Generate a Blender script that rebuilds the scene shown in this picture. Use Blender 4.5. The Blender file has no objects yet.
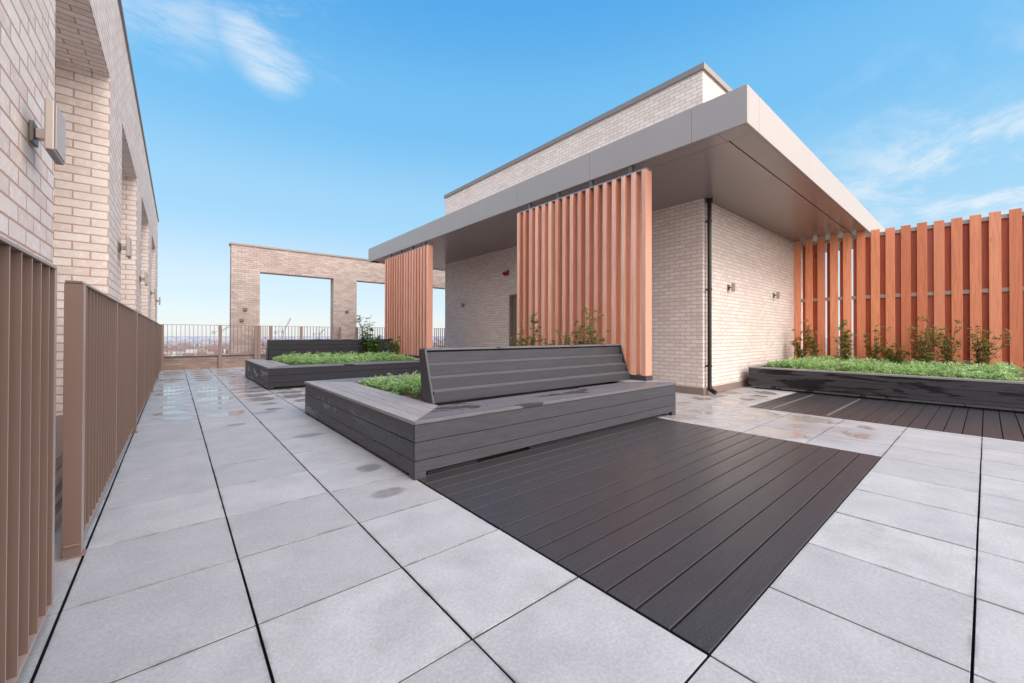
import bpy, math, random
from mathutils import Vector, Matrix
random.seed(7)
R_ = math.radians
scene = bpy.context.scene
COL = scene.collection

# ------------------------------------------------------------------ mesh helpers
class MB:
    """collects quads / prisms with metre-scaled UVs; build() links them as ONE mesh object"""
    def __init__(s): s.v=[]; s.f=[]; s.uv=[]; s.rnd=[]
    def poly(s, pts, r=None):
        pts=[Vector(p) for p in pts]
        n=Vector((0,0,0))
        for i in range(len(pts)):
            a=pts[i]; b=pts[(i+1)%len(pts)]
            n+=Vector(((a.y-b.y)*(a.z+b.z),(a.z-b.z)*(a.x+b.x),(a.x-b.x)*(a.y+b.y)))
        b0=len(s.v); s.v+= [tuple(p) for p in pts]; s.f.append(tuple(range(b0,b0+len(pts))))
        ax=max(range(3),key=lambda i:abs(n[i]))
        for p in pts:
            s.uv.append((p.y,p.z) if ax==0 else ((p.x,p.z) if ax==1 else (p.x,p.y)))
        s.rnd.append(random.random() if r is None else r)
    def box(s,x0,x1,y0,y1,z0,z1,r=None):
        if r is None: r=random.random()
        P=lambda x,y,z:(x,y,z)
        s.poly([P(x0,y0,z0),P(x0,y1,z0),P(x1,y1,z0),P(x1,y0,z0)],r)
        s.poly([P(x0,y0,z1),P(x1,y0,z1),P(x1,y1,z1),P(x0,y1,z1)],r)
        s.poly([P(x0,y0,z0),P(x1,y0,z0),P(x1,y0,z1),P(x0,y0,z1)],r)
        s.poly([P(x1,y1,z0),P(x0,y1,z0),P(x0,y1,z1),P(x1,y1,z1)],r)
        s.poly([P(x0,y1,z0),P(x0,y0,z0),P(x0,y0,z1),P(x0,y1,z1)],r)
        s.poly([P(x1,y0,z0),P(x1,y1,z0),P(x1,y1,z1),P(x1,y0,z1)],r)
    def prism(s,poly,z0,z1,r=None):
        """poly: ccw xy points"""
        if r is None: r=random.random()
        n=len(poly)
        s.poly([(x,y,z0) for x,y in reversed(poly)],r)
        s.poly([(x,y,z1) for x,y in poly],r)
        for i in range(n):
            a=poly[i]; b=poly[(i+1)%n]
            s.poly([(a[0],a[1],z0),(b[0],b[1],z0),(b[0],b[1],z1),(a[0],a[1],z1)],r)
    def prism_x(s,prof,x0,x1,r=None):
        """prof: (y,z) points, extruded along x"""
        if r is None: r=random.random()
        n=len(prof)
        s.poly([(x0,y,z) for y,z in reversed(prof)],r)
        s.poly([(x1,y,z) for y,z in prof],r)
        for i in range(n):
            a=prof[i]; b=prof[(i+1)%n]
            s.poly([(x0,a[0],a[1]),(x0,b[0],b[1]),(x1,b[0],b[1]),(x1,a[0],a[1])],r)
    def tube(s,p0,p1,r0,r1=None,n=12,caps=True,rr=None):
        r1=r0 if r1 is None else r1
        rr=random.random() if rr is None else rr
        p0=Vector(p0);p1=Vector(p1);d=(p1-p0).normalized()
        a=d.orthogonal().normalized();b=d.cross(a)
        A=[p0+(a*math.cos(2*math.pi*i/n)+b*math.sin(2*math.pi*i/n))*r0 for i in range(n)]
        B=[p1+(a*math.cos(2*math.pi*i/n)+b*math.sin(2*math.pi*i/n))*r1 for i in range(n)]
        for i in range(n):
            j=(i+1)%n; s.poly([A[i],A[j],B[j],B[i]],rr)
        if caps: s.poly(list(reversed(A)),rr); s.poly(B,rr)
    def build(s,name,m,parent=None,bevel=0,smooth=False,seg=2):
        me=bpy.data.meshes.new(name); me.from_pydata(s.v,[],s.f)
        uv=me.uv_layers.new(name='UVMap')
        flat=[c for p in s.uv for c in p]; uv.data.foreach_set('uv',flat)
        at=me.attributes.new('rnd','FLOAT','FACE'); at.data.foreach_set('value',s.rnd)
        me.materials.append(m)
        if smooth: me.polygons.foreach_set('use_smooth',[True]*len(me.polygons))
        me.update()
        o=bpy.data.objects.new(name,me); COL.objects.link(o)
        if parent: o.parent=parent
        if bevel or smooth:
            w=o.modifiers.new('weld','WELD'); w.merge_threshold=.00005
        if bevel:
            b=o.modifiers.new('bevel','BEVEL'); b.width=bevel; b.segments=seg; b.limit_method='ANGLE'; b.angle_limit=R_(40); b.harden_normals=False
        return o
def box(*a,r=None):
    m=MB(); m.box(*a,r=r); return m
def empty(name,loc=(0,0,0),rz=0):
    o=bpy.data.objects.new(name,None); COL.objects.link(o); o.location=loc; o.rotation_euler=(0,0,rz); o.empty_display_size=.2
    return o
def tag(o,label,cat,group=None):
    o['label']=label; o['category']=cat
    if group: o['group']=group
    return o
def kind(o,k): o['kind']=k; return o
def copy_tree(o,parent=None):
    c=o.copy(); COL.objects.link(c)
    if parent: c.parent=parent
    for ch in [x for x in bpy.data.objects if x.parent==o]: copy_tree(ch,c)
    return c

# ------------------------------------------------------------------ materials
class NT:
    def __init__(s,name):
        s.m=bpy.data.materials.new(name); s.m.use_nodes=True; s.t=s.m.node_tree; s.t.nodes.clear()
        s.out=s.n('ShaderNodeOutputMaterial'); s.b=s.n('ShaderNodeBsdfPrincipled'); s.l(s.b.outputs[0],s.out.inputs[0])
    def n(s,t,**k):
        x=s.t.nodes.new(t)
        for a,v in k.items(): setattr(x,a,v)
        return x
    def l(s,a,b): s.t.links.new(a,b)
    def val(s,node,name,v):
        i=node.inputs[name]
        if hasattr(v,'is_linked') or isinstance(v,bpy.types.NodeSocket): s.l(v,i)
        else: i.default_value=v
    def coord(s,which='Object'):
        return s.n('ShaderNodeTexCoord').outputs[which]
    def pos(s): return s.n('ShaderNodeNewGeometry').outputs['Position']
    def mapping(s,vec,scale=(1,1,1),loc=(0,0,0)):
        m=s.n('ShaderNodeMapping'); s.l(vec,m.inputs['Vector']); m.inputs['Scale'].default_value=scale; m.inputs['Location'].default_value=loc; return m.outputs[0]
    def noise(s,vec,scale,detail=4,rough=.55,dist=0):
        x=s.n('ShaderNodeTexNoise'); s.l(vec,x.inputs['Vector']); x.inputs['Scale'].default_value=scale; x.inputs['Detail'].default_value=detail; x.inputs['Roughness'].default_value=rough; x.inputs['Distortion'].default_value=dist
        return x.outputs['Fac']
    def ramp(s,fac,stops,interp='LINEAR'):
        r=s.n('ShaderNodeValToRGB'); s.l(fac,r.inputs[0]); cr=r.color_ramp; cr.interpolation=interp
        while len(cr.elements)>1: cr.elements.remove(cr.elements[-1])
        for i,(p,c) in enumerate(stops):
            e=cr.elements[0] if i==0 else cr.elements.new(p)
            e.position=p; e.color=(c[0],c[1],c[2],1) if isinstance(c,(tuple,list)) else (c,c,c,1)
        return r.outputs[0]
    def mix(s,f,a,b,blend='MIX'):
        x=s.n('ShaderNodeMix',data_type='RGBA',blend_type=blend)
        for k,v in ((0,f),(6,a),(7,b)):
            i=x.inputs[k]
            if isinstance(v,bpy.types.NodeSocket): s.l(v,i)
            elif k==0: i.default_value=v
            else: i.default_value=(v[0],v[1],v[2],1)
        return x.outputs[2]
    def math(s,op,a,b=0.,c=None,clamp=False):
        x=s.n('ShaderNodeMath',operation=op); x.use_clamp=clamp
        for k,v in enumerate((a,b,c)):
            if v is None: continue
            if isinstance(v,bpy.types.NodeSocket): s.l(v,x.inputs[k])
            else: x.inputs[k].default_value=v
        return x.outputs[0]
    def smooth(s,v,a,b):
        x=s.n('ShaderNodeMapRange',interpolation_type='SMOOTHSTEP'); s.l(v,x.inputs[0]); x.inputs[1].default_value=a; x.inputs[2].default_value=b
        return x.outputs[0]
    def sep(s,v):
        x=s.n('ShaderNodeSeparateXYZ'); s.l(v,x.inputs[0]); return x.outputs
    def attr(s,name):
        x=s.n('ShaderNodeAttribute'); x.attribute_name=name; return x.outputs['Fac']
    def bump(s,h,dist=.002,strength=1.):
        x=s.n('ShaderNodeBump'); s.l(h,x.inputs['Height']); x.inputs['Distance'].default_value=dist; x.inputs['Strength'].default_value=strength
        s.l(x.outputs[0],s.b.inputs['Normal']); return x
    def set(s,**k):
        for a,v in k.items(): s.val(s.b,a.replace('_',' '),v)

def mat_brick(name,c1,c2,c3,mortar,rough_edge=1.0,dirt=.0):
    t=NT(name); uv=t.coord('UV')
    wob=t.noise(t.pos(),9,3); 
    br=t.n('ShaderNodeTexBrick'); br.offset=.5; br.squash=1
    # slight wobble of the courses
    vv=t.n('ShaderNodeVectorMath',operation='ADD'); t.l(uv,vv.inputs[0])
    nz=t.n('ShaderNodeTexNoise'); t.l(t.pos(),nz.inputs['Vector']); nz.inputs['Scale'].default_value=14; nz.inputs['Detail'].default_value=3
    sc=t.n('ShaderNodeVectorMath',operation='SCALE'); t.l(nz.outputs['Color'],sc.inputs[0]); sc.inputs['Scale'].default_value=.006*rough_edge
    t.l(sc.outputs[0],vv.inputs[1]); t.l(vv.outputs[0],br.inputs['Vector'])
    br.inputs['Scale'].default_value=1; br.inputs['Brick Width'].default_value=.225; br.inputs['Row Height'].default_value=.075
    br.inputs['Mortar Size'].default_value=.006; br.inputs['Mortar Smooth'].default_value=.25; br.inputs['Bias'].default_value=0
    br.inputs['Color1'].default_value=(0,0,0,1); br.inputs['Color2'].default_value=(1,1,1,1); br.inputs['Mortar'].default_value=(.5,.5,.5,1)
    tone=t.ramp(br.outputs['Color'],[(0,c1),(.45,c2),(1,c3)])
    n1=t.noise(t.pos(),28,5,.6); n2=t.noise(t.mapping(t.pos(),(9,9,40)),3,4,.6)
    tone=t.mix(t.math('MULTIPLY',t.smooth(n1,.45,.75),.55),tone,tuple(min(1,c*1.18+.03) for c in c3))
    tone=t.mix(t.math('MULTIPLY',t.smooth(n2,.55,.8),.35),tone,tuple(c*.72 for c in c1))
    mcol=t.mix(t.noise(t.pos(),5,3),tuple(c*.85 for c in mortar),tuple(min(1,c*1.15) for c in mortar))
    colr=t.mix(br.outputs['Fac'],tone,mcol)
    big=t.noise(t.pos(),.7,3)
    colr=t.mix(t.math('MULTIPLY',t.smooth(big,.45,.8),.25+dirt),colr,tuple(c*.8 for c in c1))
    t.set(Base_Color=colr,Roughness=.88)
    h=t.math('SUBTRACT',t.math('MULTIPLY',t.noise(t.pos(),60,5,.65),.35),t.math('MULTIPLY',br.outputs['Fac'],1.))
    t.bump(h,.006,.8)
    return t.m

def mat_metal(name,c,rough=.4,metal=.4,grain=.03,var=.05,edge=None):
    t=NT(name); n=t.noise(t.pos(),1.3,3); n2=t.noise(t.pos(),30,3)
    colr=t.mix(n,tuple(x*(1-var) for x in c),tuple(min(1,x*(1+var)) for x in c))
    colr=t.mix(t.math('MULTIPLY',t.smooth(n2,.6,.8),grain),colr,tuple(x*.7 for x in c))
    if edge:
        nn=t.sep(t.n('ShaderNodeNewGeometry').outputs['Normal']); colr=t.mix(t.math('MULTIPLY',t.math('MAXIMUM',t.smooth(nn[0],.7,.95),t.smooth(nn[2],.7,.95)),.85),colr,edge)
    t.set(Base_Color=colr,Metallic=metal,Roughness=t.math('ADD',rough-.03,t.math('MULTIPLY',n,.03)))
    return t.m

def mat_wood(name,ca,cb,cc,axis='z',rough=.6,seed=0,knots=True,lit_front=None):
    """red softwood: grain along axis, each slat its own tone"""
    t=NT(name)
    info=t.n('ShaderNodeObjectInfo').outputs['Random']
    r=t.math('ADD',t.attr('rnd'),t.math('MULTIPLY',info,7.3))
    off=t.n('ShaderNodeCombineXYZ'); t.l(t.math('MULTIPLY',r,13.7),off.inputs[0]); t.l(t.math('MULTIPLY',r,5.1),off.inputs[1]); t.l(t.math('MULTIPLY',r,3.3),off.inputs[2])
    v=t.n('ShaderNodeVectorMath',operation='ADD'); t.l(t.coord('Object'),v.inputs[0]); t.l(off.outputs[0],v.inputs[1])
    s={'z':(1,1,.05),'x':(.05,1,1),'y':(1,.05,1)}[axis]
    g=t.noise(t.mapping(v.outputs[0],s),38,6,.6,.6); g2=t.noise(t.mapping(v.outputs[0],s),9,3,.5,.8)
    tone=t.ramp(g,[(.25,ca),(.5,cb),(.78,cc)])
    tone=t.mix(t.math('MULTIPLY',t.smooth(g2,.4,.75),.5),tone,cc)
    fr=t.math('FRACT',t.math('MULTIPLY',r,3.77))
    tone=t.mix(t.math('MULTIPLY',fr,.8),tone,tuple(c*.85 for c in ca))
    fr2=t.math('FRACT',t.math('MULTIPLY',r,9.13))
    tone=t.mix(t.math('MULTIPLY',t.smooth(fr2,.6,1),.4),tone,tuple(min(1,c*1.1+.12) for c in cc))
    if knots:
        vo=t.n('ShaderNodeTexVoronoi'); t.l(t.mapping(v.outputs[0],(1,1,.55)),vo.inputs['Vector']); vo.inputs['Scale'].default_value=2.2
        k=t.math('SUBTRACT',1,t.smooth(vo.outputs['Distance'],.03,.075))
        tone=t.mix(t.math('MULTIPLY',k,.75),tone,tuple(c*.22 for c in ca))
    if lit_front:
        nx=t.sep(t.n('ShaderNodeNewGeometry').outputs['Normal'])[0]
        f_=t.math('MULTIPLY',t.math('SUBTRACT',1,t.smooth(nx,-.9,-.5)),t.math('MULTIPLY_ADD',fr,-.6,.9)); tone=t.mix(f_,tone,t.mix(t.smooth(g,.3,.7),tuple(x*.72 for x in lit_front),lit_front))  # faces towards -X painted lighter, as if more light falls on them
    t.set(Base_Color=tone,Roughness=rough)
    t.bump(g,.0015,.5)
    return t.m

def mat_board(name,c,axis,wet=0.,rough=.5,wetz=None,lighter=1.0,spec=.4,speck=.35,deep=False,wmap=(1.1,1.1,3.2)):
    """grey/charcoal composite boards, fine grain along axis, damp patches"""
    t=NT(name); P=t.pos()
    s={'z':(1,1,.06),'x':(.06,1,1),'y':(1,.06,1)}[axis]
    g=t.noise(t.mapping(P,s),70,5,.65); g2=t.noise(t.mapping(P,s),14,4,.6)
    sp=t.noise(P,220,2,.6)
    r=t.attr('rnd')
    a=tuple(x*.78 for x in c); b=tuple(min(1,x*1.25) for x in c)
    tone=t.ramp(g,[(.3,a),(.7,b)])
    tone=t.mix(t.math('MULTIPLY',r,.35),tone,tuple(x*.72 for x in c))
    tone=t.mix(t.math('MULTIPLY',t.smooth(g2,.5,.8),.3),tone,tuple(min(1,x*1.5) for x in c))
    sp2=t.noise(P,110,3,.75); tone=t.mix(t.math('MULTIPLY',t.smooth(sp2,.52,.68),speck*.6),tone,tuple(min(1,x*1.9+.01) for x in c)); tone=t.mix(t.math('MULTIPLY',t.math('SUBTRACT',1,t.smooth(sp2,.34,.48)),speck*.5),tone,tuple(x*.45 for x in c))
    tone=t.mix(t.math('MULTIPLY',t.smooth(sp,.62,.75),.35),tone,tuple(min(1,x*2.2+.02) for x in c))
    rg=t.math('ADD',rough-.08,t.math('MULTIPLY',g2,.18))
    if wet>0:
        wn=t.noise(t.mapping(P,wmap),1.7,5,.6,.35)
        m=t.smooth(wn,.62-wet,.64-wet)
        if wetz:
            z=t.sep(P)[2]; m=t.math('MULTIPLY',m,t.math('SUBTRACT',1,t.smooth(z,wetz[0],wetz[1])))
        tone=t.mix(m,tone,tuple(x*.28 for x in c))
        rg=t.math('MULTIPLY_ADD',m,-(rough-.2),rg)
    if deep:
        jz=t.math('SUBTRACT',1,t.smooth(t.sep(P)[2],-.003,-.0005)); tone=t.mix(jz,tone,(.008,.008,.008)); rg=t.math('MAXIMUM',rg,jz)
    t.set(Base_Color=tone,Roughness=rg); t.b.inputs['Specular IOR Level'].default_value=spec
    t.bump(t.math('ADD',g,t.math('MULTIPLY',sp,.6)),.0012,.6)
    return t.m

def mat_paving():
    t=NT('concrete_paving'); P=t.pos(); r=t.attr('rnd')
    n=t.noise(P,3.2,5,.6); f=t.noise(P,170,3,.7); m=t.noise(P,22,5,.65)
    tone=t.ramp(n,[(.3,(.47,.47,.485)),(.7,(.63,.625,.64))])
    tone=t.mix(t.math('MULTIPLY',r,.55),tone,(.40,.40,.425))
    tone=t.mix(t.math('MULTIPLY',t.smooth(m,.5,.78),.28),tone,(.66,.66,.68))
    tone=t.mix(t.math('MULTIPLY',t.smooth(f,.6,.72),.4),tone,(.27,.27,.30))
    tone=t.mix(t.math('MULTIPLY',t.smooth(t.noise(t.mapping(P,(1,1,1),(4,2,9)),190,2,.6),.62,.75),.4),tone,(.8,.8,.82))
    gr=t.noise(P,75,4,.7); tone=t.mix(t.math('MULTIPLY',t.smooth(gr,.35,.65),.38),t.mix(1,tone,(.76,.76,.77),'MULTIPLY'),t.mix(1,tone,(1.16,1.16,1.16),'MULTIPLY'))
    st2=t.noise(t.mapping(P,(1,1,1),(3,17,0)),6.5,6,.7); tone=t.mix(t.math('MULTIPLY',t.smooth(st2,.56,.8),.35),tone,(.30,.295,.31))
    # soot-like stains
    st=t.noise(t.mapping(P,(1,1,1),(31,7,0)),1.35,5,.65)
    tone=t.mix(t.math('MULTIPLY',t.smooth(st,.6,.78),.45),tone,(.25,.24,.26))
    # darker grime hugging the slab edges (grid of 0.6 m)
    xyz=t.sep(P)
    def edge(s_):
        fr=t.math('FRACT',t.math('ADD',t.math('DIVIDE',s_,.6),100.)); d=t.math('ABSOLUTE',t.math('SUBTRACT',fr,.5)); return t.smooth(d,.462,.5)
    e=t.math('MAXIMUM',edge(xyz[0]),edge(xyz[1]))
    em=t.math('MULTIPLY',e,t.smooth(t.noise(P,4.5,5,.7),.42,.7))
    tone=t.mix(t.math('MULTIPLY',em,.75),tone,(.15,.145,.15))
    # damp film and standing puddles
    def blob(cx,cy,rx,ry):
        a=t.math('DIVIDE',t.math('SUBTRACT',xyz[0],cx),rx); b=t.math('DIVIDE',t.math('SUBTRACT',xyz[1],cy),ry)
        d=t.math('SQRT',t.math('ADD',t.math('MULTIPLY',a,a),t.math('MULTIPLY',b,b)))
        return t.math('SUBTRACT',1,t.smooth(d,.55,1.15))
    zone=t.math('MAXIMUM',blob(6.4,.3,1.3,1.5),blob(1.0,9.6,2.2,5.4))
    zone=t.math('MAXIMUM',zone,blob(8.4,1.2,1.3,.7))
    pn=t.noise(P,2.1,3,.5,.25)
    damp=t.math('MULTIPLY',zone,t.smooth(pn,.36,.5))
    # a puddle sits in the dished middle of each slab
    cx=t.math('ABSOLUTE',t.math('SUBTRACT',t.math('FRACT',t.math('ADD',t.math('DIVIDE',xyz[0],.6),100.)),.5))
    cy=t.math('ABSOLUTE',t.math('SUBTRACT',t.math('FRACT',t.math('ADD',t.math('DIVIDE',xyz[1],.6),100.)),.5))
    dd=t.math('SQRT',t.math('ADD',t.math('MULTIPLY',cx,cx),t.math('MULTIPLY',cy,cy)))
    lim=t.math('ADD',dd,t.math('MULTIPLY',t.math('SUBTRACT',t.noise(P,5,3,.5),.5),.75))
    lim=t.math('ADD',lim,t.math('MULTIPLY',t.math('SUBTRACT',r,.5),.34))
    pud=t.math('MULTIPLY',t.math('SUBTRACT',1,t.smooth(lim,.25,.36)),t.smooth(zone,.25,.5))
    rim=t.math('MULTIPLY',t.math('SUBTRACT',1,t.smooth(lim,.3,.46)),t.smooth(zone,.25,.5))
    # a few splashes beside the bench
    sp=blob(1.52,.93,.17,.1)
    for q in ((1.62,1.55,.14,.13),(1.5,3.05,.2,.12),(.95,4.2,.14,.1),(1.35,4.9,.2,.12)): sp=t.math('MAXIMUM',sp,blob(*q))
    sp=t.smooth(t.math('ADD',sp,t.math('MULTIPLY',t.math('SUBTRACT',t.noise(P,9,6,.7),.5),1.5)),.3,1.25)
    tone=t.mix(t.math('MULTIPLY',damp,.12),tone,(.33,.32,.33))
    tone=t.mix(t.math('MULTIPLY',rim,.35),tone,(.27,.24,.24))
    tone=t.mix(t.math('MULTIPLY',pud,.55),tone,(.30,.265,.26))
    tone=t.mix(t.math('MULTIPLY',sp,.72),tone,(.16,.15,.155))
    jz=t.math('SUBTRACT',1,t.smooth(xyz[2],-.006,-.0025)); tone=t.mix(jz,tone,(.03,.028,.03))
    rg=t.math('MULTIPLY_ADD',damp,-.42,.72)
    rg=t.math('MINIMUM',rg,t.math('MULTIPLY_ADD',pud,-.66,.72))
    rg=t.math('MINIMUM',rg,t.math('MULTIPLY_ADD',sp,-.3,.72))
    rg=t.math('MAXIMUM',rg,.04)
    t.set(Base_Color=tone,Roughness=rg)
    dry=t.math('SUBTRACT',1,t.math('MULTIPLY',pud,.95))
    t.bump(t.math('MULTIPLY',dry,t.math('ADD',t.math('MULTIPLY',f,.6),t.math('MULTIPLY',m,.8))),.0022,.6)
    return t.m

def mat_leaf(name,ca,cb,cc,trans=.25):
    t=NT(name); r=t.attr('rnd'); n=t.noise(t.pos(),3.5,3)
    tone=t.ramp(r,[(0,ca),(.55,cb),(1,cc)])
    tone=t.mix(t.math('MULTIPLY',t.smooth(n,.5,.75),.4),tone,ca)
    t.set(Base_Color=tone,Roughness=.5)
    tr=t.n('ShaderNodeBsdfTranslucent'); t.l(tone,tr.inputs[0]); ms=t.n('ShaderNodeMixShader'); ms.inputs[0].default_value=trans
    t.l(t.b.outputs[0],ms.inputs[1]); t.l(tr.outputs[0],ms.inputs[2]); t.l(ms.outputs[0],t.out.inputs[0])
    return t.m
def mat_plain(name,c,rough=.8,metal=0,var=.15,scale=8):
    t=NT(name); n=t.noise(t.pos(),scale,5,.6)
    t.set(Base_Color=t.mix(n,tuple(x*(1-var) for x in c),tuple(min(1,x*(1+var)) for x in c)),Roughness=rough,Metallic=metal)
    return t.m

M={}
M['brick_pale']=mat_brick('pale_brick',(.76,.65,.60),(.83,.735,.69),(.88,.81,.765),(.56,.37,.30))
M['brick_build']=mat_brick('cream_brick',(.70,.60,.56),(.76,.675,.635),(.82,.745,.705),(.52,.40,.355))
M['brick_far']=mat_brick('buff_brick',(.38,.30,.275),(.47,.385,.35),(.55,.465,.43),(.37,.285,.255),dirt=.1)
M['brick_dark']=mat_brick('brown_brick',(.24,.17,.145),(.31,.225,.195),(.38,.29,.25),(.24,.175,.15),dirt=.1)
M['paving']=mat_paving()
M['base']=mat_plain('dark_bedding',(.02,.02,.022),.9)
M['deck']=mat_board('charcoal_decking',(.048,.047,.053),'x',rough=.33,spec=.6,speck=1.,deep=True)
M['pale_metal']=mat_metal('pale_grey_metal',(.35,.34,.36),.35,.5)
M['board_x']=mat_board('slate_board_x',(.060,.060,.073),'x',wet=.0,rough=.5)
M['board_y']=mat_board('slate_board_y',(.088,.085,.097),'y',wet=.075,rough=.5,wetz=(.30,.43))
M['board_dark']=mat_board('dark_board',(.030,.030,.038),'x',rough=.6,spec=.25)
M['rim_y']=mat_board('rim_plank_y',(.33,.305,.31),'y',rough=.5)  # rim tones paler than the boards: sky gloss put into colour, left planks drier
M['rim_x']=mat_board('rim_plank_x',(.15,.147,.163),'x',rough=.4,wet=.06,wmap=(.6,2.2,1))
M['back']=mat_board('backrest_board',(.05,.05,.06),'x',wet=.0,rough=.4,spec=.5)
M['lit_ledge']=mat_board('lit_ledge_board',(.10,.10,.115),'x',rough=.4)
M['board_c']=mat_board('wet_board_y',(.052,.05,.058),'y',wet=.09,wmap=(1.1,.6,5.0),rough=.45)
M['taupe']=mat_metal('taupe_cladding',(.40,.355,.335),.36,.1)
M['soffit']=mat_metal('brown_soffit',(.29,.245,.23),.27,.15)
M['groove']=mat_plain('shadow_gap',(.012,.01,.01),.8)
M['coping']=mat_metal('coping_metal',(.30,.26,.24),.45,.3)
M['fence']=mat_metal('bronze_powder_coat',(.17,.112,.09),.42,.1,edge=(.42,.33,.30))  # second colour paints in the sky light on rail and bar edges
M['fence_far']=mat_metal('bronze_rail',(.26,.18,.15),.45,.1)
M['plinth']=mat_metal('brown_skirting',(.27,.20,.17),.5,.1)
M['slat']=mat_wood('pink_larch',(.54,.18,.105),(.68,.275,.175),(.77,.385,.27),lit_front=(1.0,.66,.50))
M['slat_c']=mat_wood('orange_larch',(.55,.12,.045),(.72,.20,.085),(.82,.32,.17),lit_front=(1.0,.40,.22))
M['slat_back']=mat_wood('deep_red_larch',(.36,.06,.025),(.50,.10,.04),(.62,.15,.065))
M['rail']=mat_plain('weathered_rail',(.36,.29,.26),.7)
M['pipe']=mat_plain('black_pipe',(.012,.012,.014),.28)
M['lamp']=mat_metal('brushed_lamp',(.42,.36,.33),.35,.5)
M['lamp_dark']=mat_metal('lamp_bracket',(.16,.13,.12),.4,.3)
M['glass']=mat_plain('lamp_face',(.55,.48,.45),.55)
M['red']=mat_plain('red_plastic',(.28,.02,.02),.35)
M['door']=mat_metal('brown_door',(.24,.185,.155),.45,.1)
M['soil']=mat_plain('bark_soil',(.16,.075,.05),.95,var=.5,scale=30)
M['sedum']=mat_leaf('sedum_leaf',(.05,.12,.03),(.30,.52,.17),(.64,.80,.44),.3)
M['shrub']=mat_leaf('shrub_leaf',(.07,.13,.03),(.24,.29,.07),(.55,.38,.13),.25)
M['shrub_g']=mat_leaf('green_shrub_leaf',(.05,.12,.03),(.11,.22,.06),(.26,.36,.14),.25)
M['stem']=mat_plain('stem_bark',(.14,.08,.045),.8)

# ------------------------------------------------------------------ ground: paving and decks
DECK1=(1.81,5.41,-1.2,1.2); DECK2=(7.29,9.95,-5.4,.6)
m=MB(); g=.0035
def in_deck(i,j):
    if 3<=i<=8 and -2<=j<=1: return True
    if 12<=i<=16 and j<=0 and j>=-9: return True
    return False
for i in range(0,23):
    for j in range(-10,25):
        if in_deck(i,j): continue
        x0,x1,y0,y1=i*.6,(i+1)*.6,j*.6,(j+1)*.6
        if x0>=9.9 and y1<1.5: continue
        if x0>=7.9 and y0>=1.7: continue
        gx=.0047 if random.random()<.8 else .0035; gy=.0048 if random.random()<.6 else .0034
        dz=random.uniform(-.0012,.0012)
        x0+=gx;x1-=gx;y0+=gy;y1-=gy
        if abs(i-12)<1 and j<=0: pass
        m.box(x0,x1,y0,y1,-.04,dz)
# narrow cut strip left of the first joint (below the railing) and deck infill strip
for j in range(-6,25): m.box(-.30,-.006,j*.6+.003,(j+1)*.6-.003,-.04,-.001)
for j in range(-10,1): m.box(7.206,7.284,j*.6+.003,(j+1)*.6-.003,-.04,0)
kind(m.build('paving',M['paving'],bevel=.0014),'structure')
kind(box(-2,18,-12,15.6,-.4,-.03).build('roof_slab',M['base']),'structure')

def decking(x0,x1,y0,y1,dy,first):
    m=MB(); y=y0; n=int(round((y1-y0)/dy))
    for k in range(n): m.box(x0,x1,y0+k*dy+.0042,y0+(k+1)*dy-.0042,-.03,.001+random.uniform(-.0006,.0006))
    return m
kind(decking(DECK1[0],DECK1[1],DECK1[2],DECK1[3],.15,0).build('decking',M['deck'],bevel=.0035),'structure')
kind(decking(DECK2[0],DECK2[1],DECK2[2],DECK2[3],.15,0).build('decking',M['deck'],bevel=.0035),'structure')
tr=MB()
for y in (.30,-.38): tr.box(DECK2[0]+.1,DECK2[1]-.25,y-.012,y+.012,.0025,.006)  # two thin pale strips running along the boards
kind(tr.build('pale_strips',M['pale_metal']),'structure')

# ------------------------------------------------------------------ planter benches
def rim(X0,X1,Y0,Y1,w,n,z0,z1,mats,parent,ov=.012):
    """four picture-frame plank sets, mitred"""
    X0-=ov;X1+=ov;Y0-=ov;Y1+=ov
    pw=w/n; g=.0022
    sets={'left':MB(),'right':MB(),'front':MB(),'rear':MB()}
    for k in range(n):
        a=k*pw+g; b=(k+1)*pw-g
        sets['front'].prism([(X0+a+g,Y0+a),(X1-a-g,Y0+a),(X1-b-g,Y0+b),(X0+b+g,Y0+b)],z0,z1)
        sets['rear'].prism([(X0+b+g,Y1-b),(X1-b-g,Y1-b),(X1-a-g,Y1-a),(X0+a+g,Y1-a)],z0,z1)
        sets['left'].prism([(X0+a,Y0+a+g),(X0+b,Y0+b+g),(X0+b,Y1-b-g),(X0+a,Y1-a-g)],z0,z1)
        sets['right'].prism([(X1-b,Y0+b+g),(X1-a,Y0+a+g),(X1-a,Y1-a-g),(X1-b,Y1-b-g)],z0,z1)
    for k,mm in sets.items():
        mm.build('seat_planks',mats[0] if k in('left','right') else mats[1],parent,bevel=.0025)
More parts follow.
